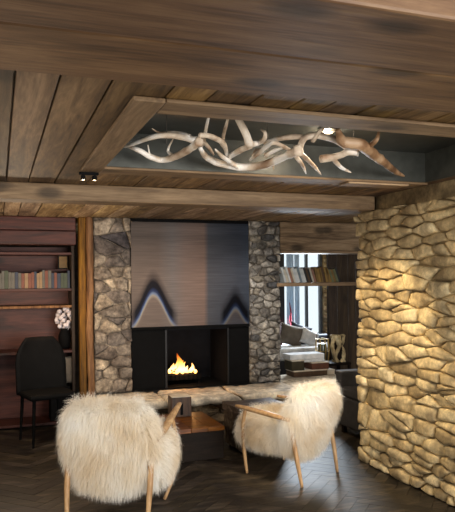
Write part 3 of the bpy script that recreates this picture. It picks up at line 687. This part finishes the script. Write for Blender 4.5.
# boxes stacked in steps on the end of the hearth
def kbox(x0, x1, y0, y1, z0, z1, m, label):
    cx, cy = (x0+x1)/2, (y0+y1)/2
    t = thing('storage_box', label, 'box', (cx, cy, z0), 0, 'boxes stacked on the hearth end')
    MB().box(x0-cx, x1-cx, y0-cy, y1-cy, 0, z1-z0-.014).build('body', m, t, bevel=.003)
    MB().box(x0-cx-.003, x1-cx+.003, y0-cy-.003, y1-cy+.003, z1-z0-.0135, z1-z0).build('lid', M['cream'], t, bevel=.003)
bz = .3385
kbox(3.26, 3.49, 6.78, 7.0, bz, .412, M['boxbrown'], 'long brown box at the bottom beside the grey stone pier')
kbox(3.495, 3.70, 6.78, 7.0, bz, .412, M['boxbrown'], 'brown box at the bottom under the reddish box')
kbox(3.705, 3.80, 6.78, 7.0, bz, .404, M['cream'], 'small cream box at the bottom of the steps nearest the dark seat')
kbox(3.24, 3.40, 6.79, 7.0, .4125, .535, M['boxgreen'], 'dark olive box under the pale slab box')
kbox(3.50, 3.725, 6.79, 7.0, .4125, .50, flat('reddish card', (104, 66, 50), .8), 'reddish brown box with white lid on the middle step')
kbox(3.24, 3.62, 6.82, 7.03, .5355, .615, M['white'], 'pale bluish box on top of the step stack') if False else None
wb = thing('pale_slab', 'pale bluish white slab lying on top of the stepped boxes', 'slab', (3.45, 6.93, .5355))
MB().box(-.22, .235, -.11, .11, 0, .062).build('body', M['white'], wb, bevel=.006)
MB().box(-.05, .235, -.112, .11, -.034, -.0005).build('fold', M['white'], wb, bevel=.004)

# brass wire lantern and driftwood vase
def lantern(loc, label):
    t = thing('wire_lantern', label, 'lantern', loc)
    for a in range(8):
        an = a*PI/4; MB().tube([(.075*math.cos(an), .075*math.sin(an), 0), (.09*math.cos(an), .09*math.sin(an), .14), (.08*math.cos(an), .08*math.sin(an), .30)], .005, 6, 3).build('rib', M['gold'], t)
    for z, r in ((.004, .078), (.15, .092), (.30, .082)):
        MB().tube([(r*math.cos(2*PI*k/16), r*math.sin(2*PI*k/16), z) for k in range(17)], .005, 6, 1).build('ring', M['gold'], t)
    MB().tube([(-.082, 0, .3), (-.07, 0, .37), (0, 0, .40), (.07, 0, .37), (.082, 0, .3)], .004, 6, 4).build('handle', M['black'], t)
    MB().lathe([(.05, .002), (.055, .02), (.055, .22), (.05, .24)], seg=16).build('glass_cylinder', flat('lantern glass', (70, 76, 62), .15), t, smooth=True)
    return t
tb = thing('side_table', 'low dark table holding the brass lantern and twisted vase', 'table', (3.98, 7.22, 0))
MB().box(-.22, .22, -.15, .15, .40, .43).build('top', M['tabledark'], tb, bevel=.004)
for sx in (-.2, .2):
    for sy in (-.13, .13): MB().box(sx-.015, sx+.015, sy-.015, sy+.015, 0, .40).build('leg', M['tabledark'], tb)
lantern((3.86, 7.2, .4305), 'round brass wire lantern with thin handle beside the stepped boxes')
vs = thing('twisted_vase', 'mottled pale and brown twisted vase next to the wire lantern', 'vase', (4.08, 7.2, .4305))
vb = MB()
for k in range(9):
    an = 2*PI*k/9; pts = []
    for i in range(7):
        z = i/6*.34; r = .062+.022*math.sin(i*1.1+k); a2 = an+i*.28*(1 if k % 2 else -1); pts.append((r*math.cos(a2), r*math.sin(a2)*.9, z))
    vb.tube(pts, [.024]*7, 8, 3, .7)
vb.build('twisted_stems', M['stoneY'], vs, smooth=True)
MB().lathe([(.05, 0), (.075, .05), (.065, .2), (.055, .33)], seg=14).build('core', M['tabledark'], vs)

# dark grey armchair by the pillar
ac = thing('lounge_seat', 'dark grey upholstered armless seat with paler top edge behind the yellow stone pillar', 'seat', (3.56, 5.14, 0), 0)
MB().box(-.46, .46, -.36, .38, .08, .36).build('base', M['greyfab'], ac, bevel=.02, seg=3)
MB().box(-.46, .46, -.38, .26, .362, .46).build('seat_cushion', M['greyfab'], ac, bevel=.03, seg=3)
a_ = MB().box(-.46, .46, .27, .38, .362, .585).build('backrest', M['greyfab'], ac, bevel=.012, seg=3)
MB().box(-.462, .462, .268, .382, .586, .60).build('top_edge', M['greyfab2'], a_, bevel=.004)['label'] = 'paler grey top edge'
for sx in (-.4, .4):
    for sy in (-.3, .32): MB().box(sx-.02, sx+.02, sy-.02, sy+.02, 0, .08).build('leg', M['tabledark'], ac)

# yellow stone pillar
pl = MB(); rubble(pl, (2.775, 4.58, 0), (0, -1, 0), (-1, 0, 0), 1.9, CZ-.11, .078, 2.9, .006, .06, .014, .018, .007, random.Random(12), .2, .22)
stone_face(pl, (3.3, 4.58, 0), (-1, 0, 0), (0, 1, 0), .5, CZ, (.05, .105), (.13, .3), .13, .009, .012, .012, .42)
pl.box(2.815, 3.35, 2.66, 4.56, 0, CZ)
tag(pl.build('stone_pillar', M['stoneY'], smooth=True), 'thick warm lit yellow sandstone pillar in the right foreground', 'pillar')

# ------------------------------------------------------------------ left bookcase niche
tag(MB().box(-1.6, .75, 6.60, 6.75, 1.86, 2.0).box(-1.6, .75, 6.62, 6.75, 2.004, CZ).build('lintel_beam', M['redwood'], bevel=.008), 'dark reddish wooden lintel over the bookcase left of the fireplace', 'beam')
bc = thing('bookcase', 'dark wooden open bookcase standing left of the fireplace', 'bookcase', (0, 6.95, 0))
MB().box(-.95, .74, .19, .21, 0, 1.86).build('back_panel', M['redwood'], bc)
for x in (-.97, -.12, .72): MB().box(x, x+.03, -.18, .188, 0, 1.86).build('upright', M['darkwood'], bc, bevel=.003)
for z in (.05, .78, 1.245, 1.42, 1.79): 
    for xa, xb in ((-.94, -.12), (-.09, .72)):
        s = MB().box(xa, xb, -.19, .188, z-.025, z).build('shelf', M['post' if z == 1.245 else 'redwood'], bc, bevel=.003)  # one shelf in brighter wood, its lit look put into the colour
names = ['dark grey', 'reddish brown', 'dark blue', 'tan', 'black', 'green']
lm = [flat('shelf book '+n, c, .6) for n, c in zip(names, ((92, 90, 82), (112, 62, 44), (40, 50, 70), (140, 116, 84), (34, 32, 32), (60, 70, 50)))]
x = -.06; seen2 = {}
prev = 'the shelf end'; i = 0
while x < .70:
    wd = random.uniform(.022, .036); hh = random.uniform(.15, .19); k = random.randrange(6)
    if x+wd > .715: break
    lab = f'{names[k]} upright book next to {prev} in the dark bookcase'
    if lab in seen2:
        for ex in ('tall ', 'slim ', 'worn ', 'short ', 'broad '):
            if ex+lab not in seen2: lab = ex+lab; break
    seen2[lab] = 1
    t = thing('book', lab, 'book', (x+wd/2, 6.80, 1.4205), 0, 'books standing in the dark bookcase')
    MB().box(-wd/2, -wd/2+.002, 0, .12, 0, hh).box(wd/2-.002, wd/2, 0, .12, 0, hh).box(-wd/2, wd/2, -.003, 0, 0, hh).build('cover', lm[k], t)
    MB().box(-wd/2+.003, wd/2-.003, .001, .118, .003, hh-.004).build('pages', M['page'], t)
    prev = 'a '+names[k]+' one'; x += wd+.002; i += 1
# small framed picture, plant above the books
pf = thing('picture_frame', 'small gold figured picture standing above the dark bookcase books', 'picture', (.66, 6.98, 1.62))
MB().box(-.06, .05, 0, .012, 0, .15).build('frame', M['tabledark'], pf, bevel=.003)
MB().box(-.046, .036, -.004, -.0005, .014, .136).build('image', flat('gilt figure', (120, 92, 48), .6), pf)
MB().box(-.2, .2, -.02, .06, -.013, -.001).build('stand', M['redwood'], pf)
vz = thing('ivy_plant', 'dark green bushy plant in the upper corner of the bookcase', 'plant', (.665, 6.85, 1.62)) if False else None
# flower bouquet
fl = thing('flower_vase', 'bunch of pale white blossoms in a dark vase in the bookcase', 'flowers', (.655, 6.90, .7805))
MB().lathe([(.03, 0), (.06, .04), (.065, .14), (.04, .2), (.045, .22)], seg=16).build('vase', M['black'], fl, smooth=True)
fv = MB()
for k in range(46):
    a, z = random.uniform(0, 2*PI), random.uniform(-1, 1); r = .078*(1-z*z)**.5
    add_stone(fv, Vector((r*math.cos(a), r*math.sin(a)*.8, .32+z*.105)), Vector((math.cos(a), math.sin(a), 0)), Vector((-math.sin(a), math.cos(a), 0)), .05, .05, .04, .004, .8, 0, _grid_cube(2, 2, 2))
fv.build('blossoms', M['pale'], fl, smooth=True)
tag(MB().box(.50, .70, 6.80, 7.05, 0.051, .40).build('storage_crate', M['black'], bevel=.006), 'plain black crate at the bottom of the bookcase', 'crate')
cushion('grey_throw', 'folded pale grey throw hanging on the bookcase lower shelf', (.66, 6.83, .42), .16, .30, .05, (0, 0, 0), M['pillowg'], 'throw')
# dark curved back chair in front of bookcase
dc = thing('dark_chair', 'black curved back chair standing in shadow before the bookcase', 'chair', (.42, 6.2, 0), R(15))
MB().box(-.22, .22, -.22, .22, .42, .47).build('seat', M['black'], dc, bevel=.02)
bk = MB(); v, f_ = _grid_cube(10, 1, 12); out = []
for x, y, z in v:
    w_ = .24*(1-.45*max(0, z)**2.2)
    out.append((x*w_, .2-.05*x*x+y*.015+.03*z, .70+z*.26))
bk.add(out, f_); bk.build('backrest', M['black'], dc, smooth=True)
for sx in (-.19, .19):
    for sy in (-.19, .19): MB().tube([(sx, sy, 0), (sx*.9, sy*.9, .43)], [.012, .018], 8, 1).build('leg', M['black'], dc)

# ------------------------------------------------------------------ tables
ct = thing('coffee_table', 'low block coffee table with orange brown top and black sides', 'table', (1.485, 5.34, 0))
MB().box(-.285, .285, -.30, .32, 0, .235).build('body', M['tabledark'], ct, bevel=.006)
tp = MB()
for i in range(4): tp.box(-.29+i*.145+.001, -.29+(i+1)*.145-.001, -.305, .325, .236, .272)
tp.build('top', M['tabletop'], ct, bevel=.003)
cbx = thing('wooden_block', 'small dark wooden candle block standing on the coffee table', 'candle holder', (1.535, 5.57, .2725), R(-3))
MB().box(-.092, .092, -.08, .08, 0, .175).build('block', wood('block wood', (44, 28, 20), (74, 50, 36), (96, 68, 50), 'Z', .5, .1, knots=False), cbx, bevel=.006)
MB().box(-.085, .085, -.073, .073, .1755, .181).build('top_plate', M['cream'], cbx, bevel=.002)
MB().box(-.012, .012, -.085, -.0805, .02, .12).build('slot', M['black'], cbx)
st = thing('rustic_table', 'dark weathered wooden block table behind the right armchair seat', 'table', (2.14, 5.235, 0), R(5))
sv, sf_ = _grid_cube(14, 8, 6); out = []
for x, y, z in sv:
    p = Vector((x*.235, y*.165, .19+z*.15)); k = noise.noise_vector(p*7+Vector((4, 2, 9)))*.02
    if z > .9: k.z *= .2
    out.append(p+k)
MB().add(out, sf_).build('trunk_body', M['stump'], st, smooth=False)
sv, sf_ = _grid_cube(14, 9, 1); out = []
for x, y, z in sv:
    p = Vector((x*.245, y*.175, .37+z*.03)); k = noise.noise_vector(p*6)*.016
    out.append(p+Vector((k.x, k.y, k.z*.4)))
MB().add(out, sf_).build('top', M['stump'], st, smooth=False)
for sx in (-.17, .17):
    for sy in (-.1, .1): MB().box(sx-.03, sx+.03, sy-.03, sy+.03, 0, .06).build('foot', M['tabledark'], st)

# ------------------------------------------------------------------ fur armchairs
def fur_arrays(base_v, base_f, n, length, droop, wid, spread, seed, clump=None):
    """strands of wool as thin tapering ribbons growing from a triangle/quad surface"""
    r = np.random.default_rng(seed)
    V = np.array(base_v, float); T = []
    for q in base_f:
        for k in range(1, len(q)-1): T.append((q[0], q[k], q[k+1]))
    T = np.array(T); A, B, C = V[T[:, 0]], V[T[:, 1]], V[T[:, 2]]
    nr = np.cross(B-A, C-A); ar = np.linalg.norm(nr, axis=1); nr /= np.maximum(ar, 1e-12)[:, None]
    cen = V.mean(0)
    i = r.choice(len(T), n, p=ar/ar.sum()); a, b = r.random(n), r.random(n); m = a+b > 1; a[m], b[m] = 1-a[m], 1-b[m]
    p = A[i]+(B[i]-A[i])*a[:, None]+(C[i]-A[i])*b[:, None]; nn = nr[i]
    L_ = length*r.uniform(.55, 1.25, n)
    # clumped direction noise
    ph = r.uniform(0, 6, 12)
    def fld(q, s): return np.stack([np.sin(q[:, 1]*s+ph[0]+2*np.sin(q[:, 2]*s*.7+ph[1])), np.sin(q[:, 2]*s+ph[2]+2*np.sin(q[:, 0]*s*.8+ph[3])), np.sin(q[:, 0]*s+ph[4]+2*np.sin(q[:, 1]*s*.6+ph[5]))], 1)
    d0 = nn*.9 + fld(p, 17)*.22 + fld(p, 43)*.2 + r.normal(0, spread, (n, 3)) + np.array([0, 0, -.15])
    d0 /= np.linalg.norm(d0, axis=1)[:, None]
    g = np.array([0, 0, -1.0])
    S = 4; pts = [p]; d = d0.copy()
    for k in range(S):
        d = d + g*droop*(k+1)/S + r.normal(0, .12, (n, 3)); d /= np.linalg.norm(d, axis=1)[:, None]
        # keep strands outside the body
        into = (d*nn).sum(1); d = d - nn*np.minimum(into-.12, 0)[:, None]
        d /= np.linalg.norm(d, axis=1)[:, None]
        pts.append(pts[-1]+d*(L_/S)[:, None])
    sd = np.cross(d0, r.normal(0, 1, (n, 3))); sd /= np.linalg.norm(sd, axis=1)[:, None]
    rows = []
    for k, q in enumerate(pts[:-1]):
        w = wid*(1-.65*k/S); rows += [q-sd*w/2, q+sd*w/2]
    rows.append(pts[-1])
    W = np.stack(rows, 1); m = W.shape[1]
    verts = W.reshape(-1, 3); base = (np.arange(n)*m)[:, None]
    quads = []
    for k in range(S-1): quads.append(base+np.array([2*k, 2*k+1, 2*k+3, 2*k+2]))
    quads = np.concatenate(quads, 0); tris = base+np.array([2*S-2, 2*S-1, 2*S])
    return verts, quads, tris
def fur_object(name, bv, bf, parent, n, length, droop, wid=.0028, spread=.22, seed=1):
    fv_, q, t = fur_arrays(bv, bf, n, length, droop, wid, spread, seed)
    nb = len(bv); V = np.concatenate([np.array(bv, float), fv_], 0)
    loops = []; starts = []; c = 0
    bl = [i for f_ in bf for i in f_]
    tot = [len(f_) for f_ in bf]
    loops = np.concatenate([np.array(bl), (q+nb).ravel(), (t+nb).ravel()]); tot = np.concatenate([np.array(tot), np.full(len(q), 4), np.full(len(t), 3)])
    st_ = np.concatenate([[0], np.cumsum(tot)[:-1]])
    me = bpy.data.meshes.new(name); me.vertices.add(len(V)); me.vertices.foreach_set('co', V.ravel().astype(np.float32))
    me.loops.add(len(loops)); me.loops.foreach_set('vertex_index', loops.astype(np.int32))
    me.polygons.add(len(tot)); me.polygons.foreach_set('loop_start', st_.astype(np.int32)); me.update(calc_edges=True)
    me.polygons.foreach_set('use_smooth', np.ones(len(tot), bool))
    me.materials.append(M['fur']); me.validate()
    o = bpy.data.objects.new(name, me); COL.objects.link(o); o.parent = parent
    return o
def blob(c, s, rot=0, e=.5, nx=14, ny=6, nz=14, amp=.02, seed=0, warp=None):
    """pillowy rounded box"""
    v, f_ = _grid_cube(nx, ny, nz); out = []
    for x, y, z in v:
        l = max(abs(x), abs(y), abs(z)); ln = math.sqrt(x*x+y*y+z*z); k = (1-e)+e*l/ln*1.0
        X, Y, Z = x*k, y*k, z*k
        p = Vector((X*s[0], Y*s[1], Z*s[2]))
        if warp: p = warp(p, X, Y, Z)
        p = Matrix.Rotation(rot, 3, 'X') @ p
        p += noise.noise_vector(p*5+Vector((seed, 0, 0)))*amp
        out.append(tuple(p+Vector(c)))
    return out, f_
def make_fur_chair(label, loc, rz, sw=.245, bw=.255, so=0, seed=0, af=(.262, .335, .515), am=(.282, .20, .512), bow=0.0):
    t = thing('fur_armchair', label, 'armchair', loc, rz)
    # back cushion: leans back, narrower at the foot
    def wb(p, X, Y, Z):
        k = 1-.10*max(0, -Z)-.10*max(0, Z)**3
        return Vector((p.x*k, p.y-.05*(1-X*X)*1+.02, p.z))
    bv, bf = blob((0, -.165, .448), (bw, .07, .262), R(17), .42, warp=wb, seed=1)
    fur_object('backrest', bv, bf, t, 46000, .080, .7, .0021, .24, 1+seed)
    sv, sf_ = blob((so, .12, .335), (sw, .26, .115+so), R(3), .4, 14, 14, 6, seed=5)
    fur_object('seat', sv, sf_, t, 32000, .072, .7, .0021, .24, 2+seed)
    wd = M['chair']
    for s in (-1, 1):
        MB().tube([(s*af[0], af[1], af[2]), (s*am[0], am[1], am[2]), (s*.285, .0, .497), (s*.270, -.19, .475)], [.011, .018, .019, .014], 10, 5, 0, 1.4).build('armrest', wd, t, smooth=True)
        MB().tube([(s*.235, .255, 0), (s*(.250+bow), .268+bow*.6, .17), (s*(.262+bow), .268+bow*.5, .36), (s*(am[0]-.004), am[1]+.03, am[2]-.01)], [.010, .015, .016, .013], 10, 5).build('front_leg', wd, t, smooth=True)
        MB().tube([(s*.233, -.262, 0), (s*.244, -.225, .2), (s*.248, -.185, .38), (s*.262, -.165, .49)], [.011, .017, .018, .013], 10, 5).build('rear_leg', wd, t, smooth=True)
        MB().tube([(s*.20, .24, .30), (s*.20, .0, .28), (s*.20, -.17, .27)], .012, 8, 3).build('side_rail', wd, t, smooth=True)
    MB().tube([(-.24, -.17, .33), (.24, -.17, .33)], .011, 8, 1).build('rear_rail', wd, t, smooth=True)
    MB().tube([(-.25, .20, .31), (.25, .20, .31)], .011, 8, 1).build('front_rail', wd, t, smooth=True)
    return t
ch1 = make_fur_chair('cream sheepskin armchair with wooden legs beside the yellow stone pillar', (2.125, 4.475, 0), R(28))
ch2 = make_fur_chair('cream sheepskin armchair seen from behind, nearest the viewer and the bookcase', (.72, 4.12, 0), R(-25.5), .285, .262, .03, 20, (.322, .36, .585), (.300, .18, .535), .045)
ch2.scale = (1.06, 1.02, 1.085)

# ------------------------------------------------------------------ lights
def spot(name, loc, tgt, e, col, ang=60, blend=.5, size=.04):
    l = bpy.data.lights.new(name, 'SPOT'); l.energy = e; l.color = col; l.spot_size = R(ang); l.spot_blend = blend; l.shadow_soft_size = size
    o = bpy.data.objects.new(name, l); COL.objects.link(o); o.location = loc
    o.rotation_euler = (Vector(tgt)-Vector(loc)).to_track_quat('-Z', 'Y').to_euler(); return o
def area(name, loc, tgt, e, col, sx, sy):
    l = bpy.data.lights.new(name, 'AREA'); l.energy = e; l.color = col; l.shape = 'RECTANGLE'; l.size = sx; l.size_y = sy
    o = bpy.data.objects.new(name, l); COL.objects.link(o); o.location = loc
    o.rotation_euler = (Vector(tgt)-Vector(loc)).to_track_quat('-Z', 'Y').to_euler(); return o
def point(name, loc, e, col, size=.05):
    l = bpy.data.lights.new(name, 'POINT'); l.energy = e; l.color = col; l.shadow_soft_size = size
    o = bpy.data.objects.new(name, l); COL.objects.link(o); o.location = loc; return o
WARM = (1, .70, .40); WARM2 = (1, .80, .58); COOL = (.80, .90, 1)
area('rear window daylight', (2.6, -1.75, 1.3), (1.7, 4, 1.2), 320, (1, .95, .88), 3.8, 1.4)
area('left fill light', (-1.55, 2.6, 1.2), (2.0, 4.2, 1.3), 55, (1, .93, .84), 1.8, 1.2)  # added fill for ceiling and room; the left wall has no window
area('far window daylight', (4.4, 8.75, 1.3), (3.0, 4, .8), 110, COOL, .8, 1.3)
spot('pillar spot', (1.95, 3.75, 2.05), (2.8, 4.36, .35), 85, (1, .77, .46), 74, .5)
spot('chair spot right', (1.45, 3.6, 2.06), (2.0, 4.6, .4), 15, WARM2, 46, .8)
spot('chair spot left', (-.4, 3.3, 2.08), (.35, 4.1, .5), 20, (1, .70, .36), 50, .8)
spot('white spot', (2.45, 3.0, 2.08), (2.25, 4.33, .62), 64, (.97, .98, 1), 48, 1.0)  # added spot standing in for daylight on the right chair
spot('white spot two', (2.3, 3.5, 2.08), (.98, 4.1, .6), 84, (.97, .98, 1), 42, 1.0)  # second added spot, stands in for daylight on the left chair
spot('mantel spot left', (.9, 5.4, 2.1), (1.2, 6.4, .55), 38, WARM2, 90, .8)
spot('mantel spot right', (2.5, 5.4, 2.1), (2.7, 6.4, .6), 44, (1, .93, .85), 90, .8)
point('fire glow', (1.9, 6.62, .55), 2.5, (1, .45, .15), .08)
point('recess glow', (1.74, 3.17, 2.27), 5, WARM2, .02)
point('far bay fill light', (.1, 5.6, 1.3), 24, WARM2, .1)  # added light without a body, brightens the ceiling before the fireplace
point('bookcase lamp', (.35, 6.3, 1.3), 4, (1, .55, .24), .05)
w = bpy.data.worlds.new('world'); SC.world = w; w.use_nodes = True
bg = w.node_tree.nodes['Background']; bg.inputs[0].default_value = (.86, .94, 1, 1); bg.inputs[1].default_value = 1.3

# ------------------------------------------------------------------ camera
cam = bpy.data.cameras.new('camera'); co = bpy.data.objects.new('camera', cam); COL.objects.link(co); SC.camera = co
cam.sensor_fit = 'VERTICAL'; cam.sensor_height = 36; cam.sensor_width = 32; cam.lens = 638/512*36; cam.shift_y = 23/512
YAW, RO = R(19.8), R(.54)
fw = Vector((math.sin(YAW), math.cos(YAW), 0)); rt = Vector((math.cos(YAW), -math.sin(YAW), 0)); up = Vector((0, 0, 1))
r2 = rt*math.cos(RO)-up*math.sin(RO); u2 = rt*math.sin(RO)+up*math.cos(RO)
mm = Matrix.Identity(4)
for i in range(3): mm[i][0] = r2[i]; mm[i][1] = u2[i]; mm[i][2] = -fw[i]; mm[i][3] = (0, 0, 1.5)[i]
co.matrix_world = mm
cam.clip_start = .05
SC.view_settings.view_transform = 'Standard'; SC.view_settings.look = 'None'; SC.view_settings.gamma = 1; SC.view_settings.use_curve_mapping = False
SC.view_settings.exposure = 0
SC.cycles.use_denoising = True
